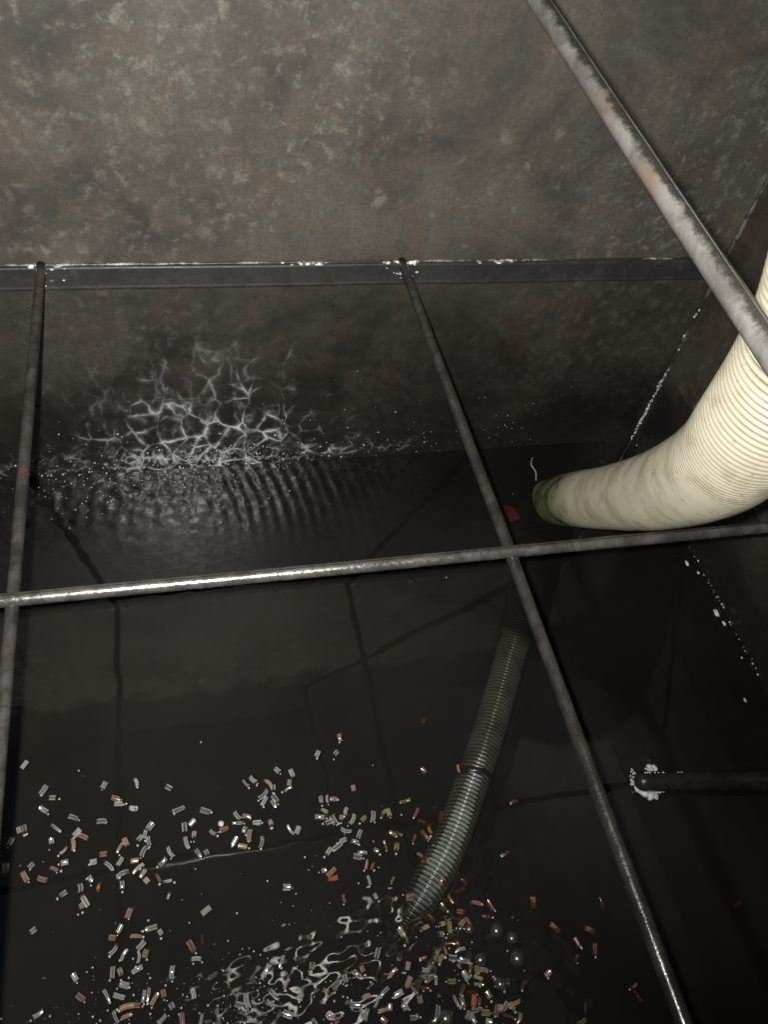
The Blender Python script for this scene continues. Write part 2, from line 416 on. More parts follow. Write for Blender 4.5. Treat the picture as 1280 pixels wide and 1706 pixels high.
side = empty('tank_wall', (XR, .3, 0), 'brownish steel wall on the right, behind the cream hose', 'tank wall', 'tank walls')
mb = MB(); mb.box((XR, YF, .18), (XR+.008, YB-.0005, .56)); mb.build('middle_plate', M['wall_side'], side, False)
mb = MB(); mb.box((XR-.0015, YF, .5605), (XR+.008, YB-.0005, ZT)); mb.build('upper_plate', M['wall_pale_side'], side, False)  # unseen upper plate, coloured paler to brighten its reflection in the water
mb = MB(); mb.box((XR-.002, YF, ZF), (XR+.008, YB-.003, .1795)); mb.build('lower_plate', M['wall_side_wet'], side, False)
mb = MB(); r = random.Random(19)
for q in range(60):
    y = r.uniform(.45, .99)
    mb.blob((XR-.003, y, r.gauss(.002, .003)), .0005+.0016*r.random()**2, 6, 5, .3, (1, 1.6, 1), q)
o = mb.build('lime_crust', M['crust'], side); o['kind'] = 'stuff'; o['label'] = 'white specks dotted along the waterline'
left = empty('tank_wall', (XL, .3, 0), 'dark steel wall closing the tank on the left', 'tank wall', 'tank walls')
mb = MB(); mb.box((XL-.008, YF, ZF), (XL, YB-.0005, ZT)); mb.build('plate', M['wall_side'], left, False)

# ------------------------------------------------------------------ bars of the grid
RR = .0066
def bar(label, a, b, r, mat, wob=.001, seg=20, group='round bars of the steel grid'):
    a = Vector(a); b = Vector(b); n = max(24, int((b-a).length/.02))
    t = empty('steel_bar', a, label, 'steel bar', group)
    pts = []; rad = []
    for i in range(n+1):
        p = a.lerp(b, i/n); q = p*3
        pts.append(p + Vector((mnoise.noise(q), mnoise.noise(q+Vector((9,0,0))), mnoise.noise(q+Vector((0,9,0)))))*wob)
        rad.append(r*(1+.035*mnoise.noise(p*42)))
    mb = MB(); mb.tube(pts, rad, seg); mb.build('shaft', mat, t)
    return t
def welds(t, spots, seed):
    for i, (c, r) in enumerate(spots):
        mb = MB(); rr = random.Random(seed+i)
        for q in range(5):
            mb.blob((c[0]+rr.gauss(0, r*.8), c[1]+rr.gauss(0, r*.8), c[2]+rr.gauss(0, r*.3)), r*rr.uniform(.5, .9), 9, 6, .25, (1.2, 1.2, .8), seed+q)
        mb.build('weld', M['rod_rough'], t)
zr = ZL + .0005
b1 = bar('thin dark pitted bar near the left edge, running from the ledge towards us', (-0.1665, YB-.0005, zr), (-0.1744, YF, zr), RR*.95, M['rod_rough'])
b2 = bar('long bar right of centre, polished bright nearest us, running out from the ledge', (0.3318, YB-.0005, zr), (0.3314, YF, zr), RR, M['rod'])
b3 = bar('bright crosswise bar lying over the other bars, just under the hose', (XL+.002, 0.4625, zr+2*RR-.001), (XR-.002, 0.4569, zr+2*RR-.001), RR*1.02, M['rod_worn'])
welds(b3, [((0.3317, 0.4583, zr+RR), .0045), ((-0.1668, 0.4595, zr+RR), .0042)], 70)
mb = MB()
for q in range(14):
    mb.blob((XR-.004, 0.457+random.gauss(0, .012), zr+2*RR-.004+random.gauss(0, .006)), random.uniform(.003, .007), 8, 6, .3, (.6, 1, 1), q)
mb.build('weld', M['crust'], b3)
A = Vector((.2790, .6262, .9000)); B = Vector((.2953, .2767, .8669)); D = (B-A)/(B.y-A.y)
b4 = bar('thick pale rusty pipe crossing the upper right corner in front of the hose', A+D*(YB-.002-A.y), A+D*(YF-A.y), .0077, M['rod_pale'], .0006, 24)
CRUST_A = [(0.5921, 0.329, 0.0022), (0.5932, 0.3225, 0.0034), (0.5964, 0.3167, 0.0045), (0.6031, 0.312, 0.0052), (0.6101, 0.3083, 0.0055), (0.618, 0.3087, 0.0046), (0.6268, 0.3108, 0.003), (0.5996, 0.344, 0.0012), (0.5948, 0.3375, 0.001)]
CRUST_B = [(0.6235, 0.3448, 0.0022), (0.6303, 0.3446, 0.003), (0.6351, 0.342, 0.0022)]
# black bar that comes off the side wall and dips under the water
pb = empty('black_bar', (XR-.002, .272, .047), 'stubby wet black bar dipping into the water, its end ringed with white crust', 'steel bar')
mb = MB(); e = Vector((.604, .325, .010)); s0 = Vector((XR-.002, .2832, .013))
pts = []; rad = []
n = 40
for i in range(n+1):
    pts.append(s0.lerp(e, i/n)); rad.append(.0142*(1+.02*mnoise.noise(Vector((i*.4, 0, 0)))))
dv = (e-s0).normalized(); perp = Vector((-dv.y, dv.x, 0))
for j in range(1, 9):
    a = j/8*math.pi/2; pts.append(e+dv*.014*math.sin(a)); rad.append(max(.0002, .014*math.cos(a)))
mb.tube(pts, rad, 24); mb.build('shaft', M['bar_black'], pb)
for k, cp in enumerate((CRUST_A, CRUST_B)):
    mb = MB(); r = random.Random(5+k)
    for (x, y, rr) in cp:
        for q in range(7):
            mb.blob((x+r.gauss(0, .0022), y+r.gauss(0, .0018), .001), rr*r.uniform(.4, 1.25), 12, 8, .25, (1, 1, .6), q+int(x*1000))
    mb.build('lime_crust', M['foam'], pb)
mb = MB()
for q in range(16):
    mb.blob(e - dv*random.uniform(0, .07) + perp*.0085*random.choice((-1, -1, .3)) + Vector((0, 0, .0115)), random.uniform(.0006, .0015), 6, 5, .2, (1, 1, .8), q)
o = mb.build('water_bead', M['foam'], pb); o['kind'] = 'stuff'

# ------------------------------------------------------------------ corrugated hose
def catmull(P, n):
    P = [Vector(p) for p in P]; P = [P[0]*2-P[1]] + P + [P[-1]*2-P[-2]]; out = []
    for i in range(1, len(P)-2):
        for k in range(n):
            t = k/n; a, b, c, d = P[i-1:i+3]
            out.append(.5*((2*b)+(c-a)*t+(2*a-5*b+4*c-d)*t*t+(3*b-a-3*c+d)*t**3))
    out.append(P[-2]); return out
def resample(pts, step):
    L = [0]
    for a, b in zip(pts, pts[1:]): L.append(L[-1]+(b-a).length)
    out = []; j = 0; s = 0
    while s < L[-1]:
        while L[j+1] < s: j += 1
        t = (s-L[j])/(L[j+1]-L[j]); out.append(pts[j].lerp(pts[j+1], t)); s += step
    return out
PATH = [(.672,.915,-.115), (.660,.893,-.06), (0.661,0.853,.002), (.620,.765,.118), (.578,.640,.277), (.513,.503,.462), (.452,.400,.620), (.412,.352,.722), (.392,.332,.806), (.380,.332,.866), (.352,.345,.97), (.30,.372,1.12), (.225,.39,1.30), (.12,.40,1.48), (-.02,.41,1.66)]
hose = empty('corrugated_hose', PATH[1], 'fat cream ribbed hose bending down from the right into the water', 'hose')
cl = resample(catmull(PATH, 40), .0058/4)
NR = len(cl); HR = .0455
def ribbed(i0, i1, name, mat, r0, amp, end_cap):
    rows = cl[i0:i1]; rad = []; gr = []
    for i in range(i0, i1):
        ph = i % 4; g = (0, .3, 1, .3)[ph]
        wob = 1+.012*mnoise.noise(cl[i]*14)
        rad.append((r0-amp*g)*wob); gr.append(g)
    mb = MB(); mb.tube(rows, rad, 56, end_cap)
    mb.uv = [(u+i0*.00145, v) for u, v in mb.uv]
    o = mb.build(name, mat, hose)
    at = o.data.attributes.new('groove', 'FLOAT', 'POINT')
    at.data.foreach_set('value', [g for g in gr for _ in range(56)])
    return o
cut = 74
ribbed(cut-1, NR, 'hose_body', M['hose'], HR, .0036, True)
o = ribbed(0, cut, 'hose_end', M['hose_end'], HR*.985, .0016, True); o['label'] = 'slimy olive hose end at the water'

cl2 = resample(catmull([(0.645, 0.8789, -0.15), (0.5903, 0.7562, -0.1), (0.5393, 0.653, -0.06), (0.4793, 0.5558, -0.038), (0.414, 0.4513, -0.027), (0.3588, 0.3697, -0.022), (0.3105, 0.3006, -0.019), (0.2654, 0.2505, -0.019), (0.2303, 0.2166, -0.024), (0.2076, 0.198, -0.034)], 24), .0062/4)  # second hose added as the mirror image of the cream one
mirror_hose = empty('corrugated_hose', cl2[0], 'grey ribbed hose added as the cream hose reflection, left of the long bar', 'hose')
mb = MB(); g0 = [(0, .45, 1, .45)[i % 4] for i in range(len(cl2))]
mb.tube(cl2, [(.0248-.0030*g) for g in g0], 40)
o = mb.build('hose_body', M['hose_mirror'], mirror_hose)
kk = min(range(len(cl2)), key=lambda i: (cl2[i]-Vector((0.3745, 0.3765, -.036))).length)
ax = (cl2[kk+2]-cl2[kk-2]).normalized(); ax = (ax + Vector((.0, -.0, 0.0)) + Vector((-ax.y, ax.x, 0))*.30).normalized()
mbs = MB(); mbs.tube([cl2[kk]-ax*.0040, cl2[kk]-ax*.0036, cl2[kk]+ax*.0036, cl2[kk]+ax*.0040], [.0248, .0268, .0268, .0248], 40)
mbs.build('bar_reflection', M['bar_black'], mirror_hose)  # dark ring added as the crosswise bar's reflection across the hose
at = o.data.attributes.new('groove', 'FLOAT', 'POINT'); at.data.foreach_set('value', [g for g in g0 for _ in range(40)])

# ------------------------------------------------------------------ loose bits
t = link(bpy.data.objects.new('red_patch', None))
bpy.data.objects.remove(t)
def red_sheet():
    n = 14; vs = []; fs = []
    for s in (0, 1):
        for i in range(n):
            for j in range(n):
                x = (i/(n-1)-.5)*.034; y = (j/(n-1)-.5)*.046
                k = .72+.40*mnoise.noise(Vector((x*45, y*45, 7)))
                vs.append((0.5666+x*k, 0.8349+y*k, .0010+.0030*mnoise.noise(Vector((x*50, y*50, 5)))-s*.002))
    for i in range(n-1):
        for j in range(n-1):
            a = i*n+j; fs.append((a, a+n, a+n+1, a+1)); b = a+n*n; fs.append((b, b+1, b+n+1, b+n))
    for i in range(n-1):
        for a, b in ((i, i+1), (i+1+n*(n-1), i+n*(n-1)), ((i+1)*n, i*n), (i*n+n-1, (i+1)*n+n-1)):
            fs.append((a, b, b+n*n, a+n*n))
    o = obj('red_reflection', vs, fs, M['red']); tag(o, 'small dull red patch added for a red reflection between the long bar and hose end', 'reflection_patch')
red_sheet()  # thin red sheet added for a dim red reflection on the water
mb = MB(); pts = catmull([(.638,.905,-.002), (.643,.925,.004), (.637,.940,.010), (.648,.962,.006)], 8); mb.tube(pts, .0012, 6)
o = mb.build('thread', M['thread']); tag(o, 'short pale thread floating at the tip of the hose', 'thread')
FLK = [(.862,.585,.0075,1.5,'largest white foam blob afloat by the right wall'), (.866,.563,.0046,1.4,'small foam blob touching the largest one, by the right wall'),
       (.868,.668,.0036,1.2,'round foam fleck just below the hose on the right'), (.865,.497,.0028,1,'foam fleck second nearest us along the right wall'),
       (.832,.425,.0034,1.5,'foam fleck nearest us along the right wall'), (.856,.690,.0050,1.6,'foam sliver close under the crosswise bar on the right')]
for q, (x, y, r0, st, lb) in enumerate(FLK):
    mb = MB(); mb.blob((x, y, .0005), r0*.72, 14, 9, .18, (.8, st, .5), q+3)
    tag(mb.build('foam_fleck', M['foam']), lb, 'foam fleck', 'white foam flecks by the right wall')
mb = MB(); mb.blob((.006, .368, .001), .0038, 14, 9, .2, (1, 1, .8), 5)
tag(mb.build('white_granule', M['foam']), 'single white granule afloat alone above the band of tubes', 'granule')
BUB = [(.335,.178,.0085),(.352,.166,.0075),(.352,.143,.0100),(.305,.150,.0080),(.322,.120,.0075),(.246,.098,.0095),(.226,.090,.008),(.268,.078,.0090),(.300,.186,.006)]
for q, (x, y, r0) in enumerate(BUB):
    vs = []; fs = []; sg, rg = 24, 8
    for i in range(rg):
        a = i/rg*math.pi/2*.98
        for k in range(sg): vs.append((x+r0*math.cos(a)*math.cos(2*math.pi*k/sg), y+r0*math.cos(a)*math.sin(2*math.pi*k/sg), .0002+r0*.75*math.sin(a)))
    vs.append((x, y, .0002+r0*.75)); L = len(vs)-1
    for i in range(rg-1):
        for k in range(sg): fs.append((i*sg+k, i*sg+(k+1) % sg, (i+1)*sg+(k+1) % sg, (i+1)*sg+k))
    for k in range(sg): fs.append(((rg-1)*sg+k, (rg-1)*sg+(k+1) % sg, L))
    o = obj('water_bubble', vs, fs, M['bubble'])
    tag(o, 'clear round bubble on the water beside the crowded orange tubes, bottom right of centre', 'bubble', 'bubbles beside the crowded tubes')

# beads of water on the far plate and tiny bubbles with beads standing in for glints on the water: nobody could count them
mb = MB(); r = random.Random(77)
for q in range(460):
    x = r.gauss(.03, .17); z = abs(r.gauss(0, .035))+.001
    if x > .62: continue
    mb.blob((x, YB-.0022, z), (.0004 + .0016*r.random()**2.5), 7, 5, .2, (1, .7, 1), q)
for q in range(120):
    x = r.uniform(-.35, .75); z = abs(r.gauss(0, .09))+.001
    mb.blob((x, YB-.0022 if z < .165 else YB, z), r.uniform(.0004, .0011), 6, 5, .2, (1, .7, 1), q)
tag(mb.build('water_beads', M['drop_and_glint']), 'fine beads of splashed water glinting on the wet back plate', None, None, 'stuff')
mb = MB(); r = random.Random(78)
def wz(x, y): return float(water_h(np.array([x]), np.array([y]))[0])
XY = []
for q in range(110): XY.append((r.uniform(-.25, .30), r.uniform(.13, .36)))
for q in range(210): XY.append((r.gauss(-.07, .10), r.gauss(.172, .026)))  # dense white beads stand in for flash glints off the small ripples
for q in range(150): XY.append((r.gauss(.03, .035), r.gauss(.150, .014)))
for q in range(50): XY.append((r.gauss(.26, .07), r.gauss(.13, .04)))
for q in range(25): XY.append((r.uniform(-.25, .60), r.uniform(.13, .9)))
for q in range(420): XY.append((r.gauss(-.08, .13), YB-.004-abs(r.gauss(0, .045))))  # fine spray, thickened to brighten the ripple sheen
for q, (x, y) in enumerate(XY):
    if not (-.4 < x < .7): continue
    rr = .0003 + .0011*r.random()**2.6
    mb.blob((x, y, wz(x, y)), rr, 7, 6, .1, (1, 1, .8), q)
tag(mb.build('bubbles_and_glints', M['drop_and_glint']), 'tiny bubbles and white beads added as glints on the black water among the tubes', None, None, 'stuff')

# ------------------------------------------------------------------ floating plastic tubes
def tube_mesh(name, mat, L, ro, ri, bend):
    mb = MB(); seg = 14; vs = []; fs = []; n = 7
    for side_r in (ro, ri):
        for i in range(n):
            t = i/(n-1)-.5
            for k in range(seg):
                a = 2*math.pi*k/seg
                vs.append((t*L, math.cos(a)*side_r + bend*(t*t-.08)*L, math.sin(a)*side_r))
    o2 = n*seg
    for i in range(n-1):
        for k in range(seg):
            k2 = (k+1) % seg
            fs.append((i*seg+k, i*seg+k2, (i+1)*seg+k2, (i+1)*seg+k))
            fs.append((o2+i*seg+k, o2+(i+1)*seg+k, o2+(i+1)*seg+k2, o2+i*seg+k2))
    me = bpy.data.meshes.new(name); me.from_pydata(vs, [], fs)
    me.polygons.foreach_set('use_smooth', [True]*len(me.polygons)); me.materials.append(mat); me.update()
    return me
TM = {}
for c in 'coyrt':
    TM[c] = [tube_mesh('plastic_tube', M[c], L, ro, ro*.70, b) for L, ro, b in
             ((.0120, .0030, .05), (.0130, .0027, .30), (.0105, .0033, -.12), (.0140, .0023, .45), (.0090, .0030, .1), (.0125, .0017, .30), (.0110, .0026, -.35), (.0075, .0029, .1))]
proto = {}
TUBES = [
(-0.2422,0.4882,0.0005,52,'c','right-leaning clear tube, second from left of its tilt in the upper left scatter',0),
(-0.2166,0.4496,0.0005,56,'c','right-leaning clear tube, third from left of its tilt in the upper left scatter',0),
(-0.2051,0.4374,0.0005,-9,'c','level clear tube, leftmost of its tilt in the upper left scatter',0),
(-0.2155,0.4233,0.0005,-37,'c','left-leaning clear tube, leftmost of its tilt in the upper left scatter',0),
(-0.1408,0.4438,0.0005,60,'c','right-leaning clear tube, sixth from left of its tilt in the upper left scatter',0),
(-0.0994,0.4413,0.0005,-73,'c','upright clear tube, third from left of its tilt in the upper left scatter',0),
(-0.1265,0.4238,0.0002,-17,'t','rightmost of two level tan plastic tubes in the upper left scatter',0),
(-0.1227,0.4158,0.0005,-9,'c','level clear tube, rightmost of its tilt in the upper left scatter',0),
(-0.1785,0.407,0.0005,-24,'c','level clear tube, second from left of its tilt in the upper left scatter',0),
(-0.104,0.4064,0.0005,-29,'c','left-leaning clear tube, rightmost of its tilt in the upper left scatter',0),
(-0.1438,0.3965,0.0005,-10,'c','level clear tube, third from left of its tilt in the upper left scatter',0),
(-0.244,0.4019,0.0005,-74,'c','upright clear tube, leftmost of its tilt in the upper left scatter',0),
(-0.2377,0.4032,0.0002,-78,'t','leftmost of two upright tan plastic tubes in the upper left scatter',0),
(-0.2001,0.3975,0.0005,-46,'c','left-leaning clear tube, second from left of its tilt in the upper left scatter',0),
(-0.2531,0.3892,0.0005,68,'c','right-leaning clear tube, leftmost of its tilt in the upper left scatter',0),
(-0.2046,0.3817,0.0005,-79,'c','upright clear tube, second from left of its tilt in the upper left scatter',0),
(-0.1737,0.387,0.0005,42,'c','right-leaning clear tube, fifth from left of its tilt in the upper left scatter',0),
(-0.1672,0.3814,0.0002,-33,'t','leftmost of two left-leaning tan plastic tubes in the upper left scatter',0),
(-0.1779,0.3727,0.0002,-84,'t','rightmost of two upright tan plastic tubes in the upper left scatter',0),
(-0.1891,0.3671,0.0005,48,'c','right-leaning clear tube, fourth from left of its tilt in the upper left scatter',0),
(-0.1219,0.3593,0.0005,57,'c','right-leaning clear tube, seventh from left of its tilt in the upper left scatter',0),
(-0.1145,0.3649,0.0002,-68,'t','rightmost of two left-leaning tan plastic tubes in the upper left scatter',0),
(-0.1416,0.3546,0.0002,-5,'t','leftmost of two level tan plastic tubes in the upper left scatter',0),
(-0.1538,0.3471,0.0005,6,'c','rightmost of two level clear plastic tubes in the middle left scatter',1),
(-0.188,0.3523,0.0005,6,'c','leftmost of two level clear plastic tubes in the middle left scatter',1),
(-0.1214,0.3422,0.0005,57,'c','right-leaning clear tube, third from left of its tilt in the middle left scatter',1),
(-0.104,0.34,0.0002,0,'t','rightmost of two level tan plastic tubes in the middle left scatter',1),
(-0.0967,0.3671,0.0005,51,'c','right-leaning clear tube, eighth from left of its tilt in the upper left scatter',0),
(-0.0836,0.3802,0.0005,46,'c','right-leaning clear tube, rightmost of its tilt in the upper left scatter',0),
(-0.0865,0.3615,0.0005,-82,'c','upright clear tube, rightmost of its tilt in the upper left scatter',0),
(-0.0907,0.3706,0.0005,73,'c','upright clear tube, fourth from left of its tilt in the upper left scatter',0),
(-0.0928,0.3498,0.0005,62,'c','right-leaning clear tube, ninth from left of its tilt in the upper left scatter',0),
(-0.0579,0.4271,0.0005,-38,'c','left-leaning clear tube, leftmost of its tilt in the band left of centre',2),
(-0.0471,0.3954,0.0005,17,'c','right-leaning clear tube, second from left of its tilt in the band left of centre',2),
(-0.0127,0.388,0.0005,-21,'c','level clear tube, second from left of its tilt in the band left of centre',2),
(-0.0306,0.376,0.0005,39,'c','right-leaning clear tube, third from left of its tilt in the band left of centre',2),
(-0.0408,0.3714,0.0005,-88,'c','upright clear tube, second from left of its tilt in the band left of centre',2),
(-0.0293,0.3603,0.0002,76,'t','leftmost of two upright tan plastic tubes in the band left of centre',2),
(-0.0397,0.352,0.0005,-79,'c','upright clear tube, third from left of its tilt in the band left of centre',2),
(-0.0057,0.3585,0.0005,-43,'c','left-leaning clear tube, fifth from left of its tilt in the band left of centre',2),
(0.0091,0.3604,-0.001,11,'o','only right-leaning orange plastic tube in the band left of centre',2),
(-0.0256,0.3359,0.0005,-61,'c','left-leaning clear tube, third from left of its tilt in the band left of centre',2),
(-0.0152,0.3349,0.0005,-70,'c','left-leaning clear tube, fourth from left of its tilt in the band left of centre',2),
(-0.0604,0.3427,0.0005,-64,'c','left-leaning clear tube, second from left of its tilt in the band left of centre',2),
(-0.0698,0.3324,0.0005,38,'c','right-leaning clear tube, leftmost of its tilt in the band left of centre',2),
(0.0214,0.3431,0.0005,53,'c','right-leaning clear tube, fifth from left of its tilt in the band left of centre',2),
(0.0307,0.335,-0.001,-19,'y','only level amber plastic tube in the band left of centre',2),
(0.0276,0.3749,0.0005,-53,'c','left-leaning clear tube, sixth from left of its tilt in the band left of centre',2),
(0.0275,0.3654,0.0005,-10,'c','level clear tube, third from left of its tilt in the band left of centre',2),
(0.04,0.3722,0.0002,-21,'t','only level tan plastic tube in the band left of centre',2),
(0.0523,0.362,0.0005,-10,'c','level clear tube, fourth from left of its tilt in the band left of centre',2),
(0.0351,0.3555,0.0005,64,'c','upright clear tube, fourth from left of its tilt in the band left of centre',2),
(0.0405,0.3469,0.0002,79,'t','rightmost of two upright tan plastic tubes in the band left of centre',2),
(0.0556,0.3357,0.0005,73,'c','upright clear tube, fifth from left of its tilt in the band left of centre',2),
(0.043,0.4166,0.0005,-58,'c','left-leaning clear tube, seventh from left of its tilt in the band left of centre',2),
(0.0531,0.42,0.0005,-54,'c','left-leaning clear tube, eighth from left of its tilt in the band left of centre',2),
(0.1816,0.4615,0.0002,-86,'t','upright tan tube, leftmost of its tilt in the far central clump',3),
(0.1726,0.4401,0.0005,37,'c','right-leaning clear tube, second from left of its tilt in the far central clump',3),
(0.1463,0.4425,0.0005,57,'c','right-leaning clear tube, leftmost of its tilt in the far central clump',3),
(0.0878,0.4281,0.0005,-49,'c','left-leaning clear tube, eleventh from left of its tilt in the band left of centre',2),
(0.1068,0.4208,0.0005,-69,'c','left-leaning clear tube, rightmost of its tilt in the band left of centre',2),
(0.1017,0.408,0.0005,77,'c','upright clear tube, seventh from left of its tilt in the band left of centre',2),
(0.0989,0.4,0.0005,22,'c','right-leaning clear tube, rightmost of its tilt in the band left of centre',2),
(0.0735,0.4126,0.0002,-54,'t','only left-leaning tan plastic tube in the band left of centre',2),
(0.0791,0.4049,0.0005,-92,'c','upright clear tube, sixth from left of its tilt in the band left of centre',2),
(0.0652,0.3972,0.0005,37,'c','right-leaning clear tube, sixth from left of its tilt in the band left of centre',2),
(0.0649,0.3882,0.0005,53,'c','right-leaning clear tube, seventh from left of its tilt in the band left of centre',2),
(0.0797,0.3898,0.0005,-58,'c','left-leaning clear tube, tenth from left of its tilt in the band left of centre',2),
(0.0772,0.3829,0.0005,-68,'c','left-leaning clear tube, ninth from left of its tilt in the band left of centre',2),
(0.1877,0.3865,0.0002,-86,'t','upright tan tube, third from left of its tilt in the far central clump',3),
(0.141,0.3781,0.0005,-94,'c','upright clear tube, leftmost of its tilt in the far central clump',3),
(0.1492,0.3776,0.0005,-97,'c','upright clear tube, second from left of its tilt in the far central clump',3),
(0.1581,0.3762,0.0002,-9,'t','only level tan plastic tube in the far central clump',3),
(0.1435,0.3626,-0.001,-39,'y','left-leaning amber tube, leftmost of its tilt in the far central clump',3),
(0.1357,0.3553,0.0005,-14,'c','level clear tube, leftmost of its tilt in the far central clump',3),
(0.1473,0.3469,0.0005,5,'c','level clear tube, second from left of its tilt in the far central clump',3),
(0.1533,0.3483,0.0005,-69,'c','only left-leaning clear plastic tube in the far central clump',3),
(0.1643,0.3498,0.0002,75,'t','upright tan tube, second from left of its tilt in the far central clump',3),
(0.1714,0.3574,0.0005,65,'c','upright clear tube, third from left of its tilt in the far central clump',3),
(0.179,0.3448,0.0005,54,'c','right-leaning clear tube, rightmost of its tilt in the far central clump',3),
(0.1939,0.3436,-0.001,34,'y','leftmost of two right-leaning amber plastic tubes in the far central clump',3),
(0.2071,0.3441,0.0005,73,'c','upright clear tube, rightmost of its tilt in the far central clump',3),
(0.1675,0.3315,0.0005,-19,'c','level clear tube, rightmost of its tilt in the far central clump',3),
(0.1842,0.3247,0.0005,59,'c','upright clear tube, fourth from left of its tilt in the far central clump',3),
(0.0702,0.3587,-0.001,-82,'y','only upright amber plastic tube in the band left of centre',2),
(0.0939,0.3455,0.0005,-63,'c','left-leaning clear tube, twelfth from left of its tilt in the band left of centre',2),
(0.1039,0.3431,0.0005,61,'c','upright clear tube, rightmost of its tilt in the band left of centre',2),
(0.2559,0.3573,-0.001,5,'y','only level amber plastic tube in the far central clump',3),
(0.222,0.3463,-0.001,48,'y','rightmost of two right-leaning amber plastic tubes in the far central clump',3),
(0.2293,0.3455,0.0002,-87,'t','upright tan tube, rightmost of its tilt in the far central clump',3),
(0.267,0.3393,0,52,'o','only right-leaning orange plastic tube among the bright ripples',4),
(0.2724,0.3279,-0.003,-21,'o','leftmost of two level orange plastic tubes beside the ribbed hose reflection',5),
(0.301,0.3299,-0.006,65,'r','only upright dark red plastic tube beside the ribbed hose reflection',5),
(0.2798,0.3151,0,-99,'o','upright orange tube, leftmost of its tilt beside the ribbed hose reflection',5),
(0.2721,0.3093,-0.003,-66,'o','left-leaning orange tube, rightmost of its tilt beside the ribbed hose reflection',5),
(0.2574,0.3078,-0.003,56,'o','only upright orange plastic tube among the bright ripples',4),
(0.2284,0.3177,-0.001,-39,'y','left-leaning amber tube, second from left of its tilt in the far central clump',3),
(0.2373,0.3162,-0.001,-45,'y','left-leaning amber tube, rightmost of its tilt in the far central clump',3),
(0.2158,0.3056,-0.001,-81,'y','upright amber tube, second from left of its tilt above the bright ripples',6),
(0.2303,0.3,-0.001,72,'y','upright amber tube, rightmost of its tilt above the bright ripples',6),
(0.2024,0.3001,-0.001,-39,'y','only left-leaning amber plastic tube above the bright ripples',6),
(0.1768,0.3157,0.0005,-29,'c','leftmost of two left-leaning clear plastic tubes above the bright ripples',6),
(0.1836,0.3006,0.0005,-10,'c','level clear tube, rightmost of its tilt above the bright ripples',6),
(0.1764,0.2964,0.0005,-19,'c','level clear tube, second from left of its tilt above the bright ripples',6),
(0.1613,0.3199,0.0005,19,'c','right-leaning clear tube, rightmost of its tilt above the bright ripples',6),
(0.1522,0.3137,0.0005,29,'c','right-leaning clear tube, second from left of its tilt above the bright ripples',6),
(0.1402,0.3096,0.0005,44,'c','right-leaning clear tube, leftmost of its tilt above the bright ripples',6),
(0.1864,0.2856,0.0002,68,'t','rightmost of two upright tan plastic tubes above the bright ripples',6),
(0.1939,0.2824,-0.001,58,'y','upright amber tube, leftmost of its tilt above the bright ripples',6),
(0.2595,0.2854,-0.003,-45,'o','left-leaning orange tube, leftmost of its tilt beside the ribbed hose reflection',5),
(0.2657,0.2766,-0.003,-10,'o','rightmost of two level orange plastic tubes beside the ribbed hose reflection',5),
(0.1855,0.2654,0.0005,-85,'c','only upright clear plastic tube above the bright ripples',6),
(0.2157,0.2598,-0.001,52,'y','only right-leaning amber plastic tube above the bright ripples',6),
(0.1302,0.2871,0.0005,4,'c','level clear tube, leftmost of its tilt above the bright ripples',6),
(0.139,0.2834,0.0002,34,'t','only right-leaning tan plastic tube above the bright ripples',6),
(0.1401,0.2754,-0.001,4,'o','only level orange plastic tube above the bright ripples',6),
(0.1494,0.2493,0.0002,-89,'t','leftmost of two upright tan plastic tubes above the bright ripples',6),
(0.19,0.2448,0.0005,-69,'c','rightmost of two left-leaning clear plastic tubes above the bright ripples',6),
(0.2333,0.2357,0.0002,-10,'t','only level tan plastic tube above the bright ripples',6),
(0.2547,0.2519,-0.003,-60,'o','left-leaning orange tube, second from left of its tilt beside the ribbed hose reflection',5),
(0.2781,0.2462,0,55,'o','upright orange tube, second from left of its tilt beside the ribbed hose reflection',5),
(-0.1351,0.3394,0.0005,-50,'c','left-leaning clear tube, third from left of its tilt in the middle left scatter',1),
(-0.0999,0.3303,0.0005,33,'c','right-leaning clear tube, rightmost of its tilt in the middle left scatter',1),
(-0.0943,0.3229,0.0002,50,'t','only right-leaning tan plastic tube in the middle left scatter',1),
(-0.0902,0.3135,0.0005,-55,'c','left-leaning clear tube, rightmost of its tilt in the middle left scatter',1),
(-0.0765,0.315,-0.001,-64,'y','only left-leaning amber plastic tube in the band left of centre',2),
(-0.0657,0.3084,0.0005,-10,'c','level clear tube, leftmost of its tilt in the band left of centre',2),
(-0.0644,0.2911,0.0005,71,'c','upright clear tube, leftmost of its tilt in the band left of centre',2),
(-0.1187,0.3271,0.0005,22,'c','right-leaning clear tube, fourth from left of its tilt in the middle left scatter',1),
(-0.1196,0.3137,0.0005,89,'c','upright clear tube, rightmost of its tilt in the middle left scatter',1),
(-0.1475,0.3162,-0.001,78,'o','only upright orange plastic tube in the middle left scatter',1),
(-0.1124,0.279,0.0002,67,'t','rightmost of two upright tan plastic tubes in the middle left scatter',1),
(-0.1231,0.264,0.0005,56,'c','right-leaning clear tube, fourth from left of its tilt in the bottom left glitter',7),
(-0.1315,0.2556,0.0002,-15,'t','level tan tube, leftmost of its tilt in the bottom left glitter',7),
(-0.1295,0.2421,0.0005,55,'c','right-leaning clear tube, third from left of its tilt in the bottom left glitter',7),
(-0.1187,0.2349,0.0005,55,'c','right-leaning clear tube, fifth from left of its tilt in the bottom left glitter',7),
(-0.1033,0.2518,0.0002,-13,'t','level tan tube, third from left of its tilt in the bottom left glitter',7),
(-0.0987,0.241,0.0005,37,'c','right-leaning clear tube, seventh from left of its tilt in the bottom left glitter',7),
(-0.0943,0.2313,-0.001,72,'y','only upright amber plastic tube in the bottom left glitter',7),
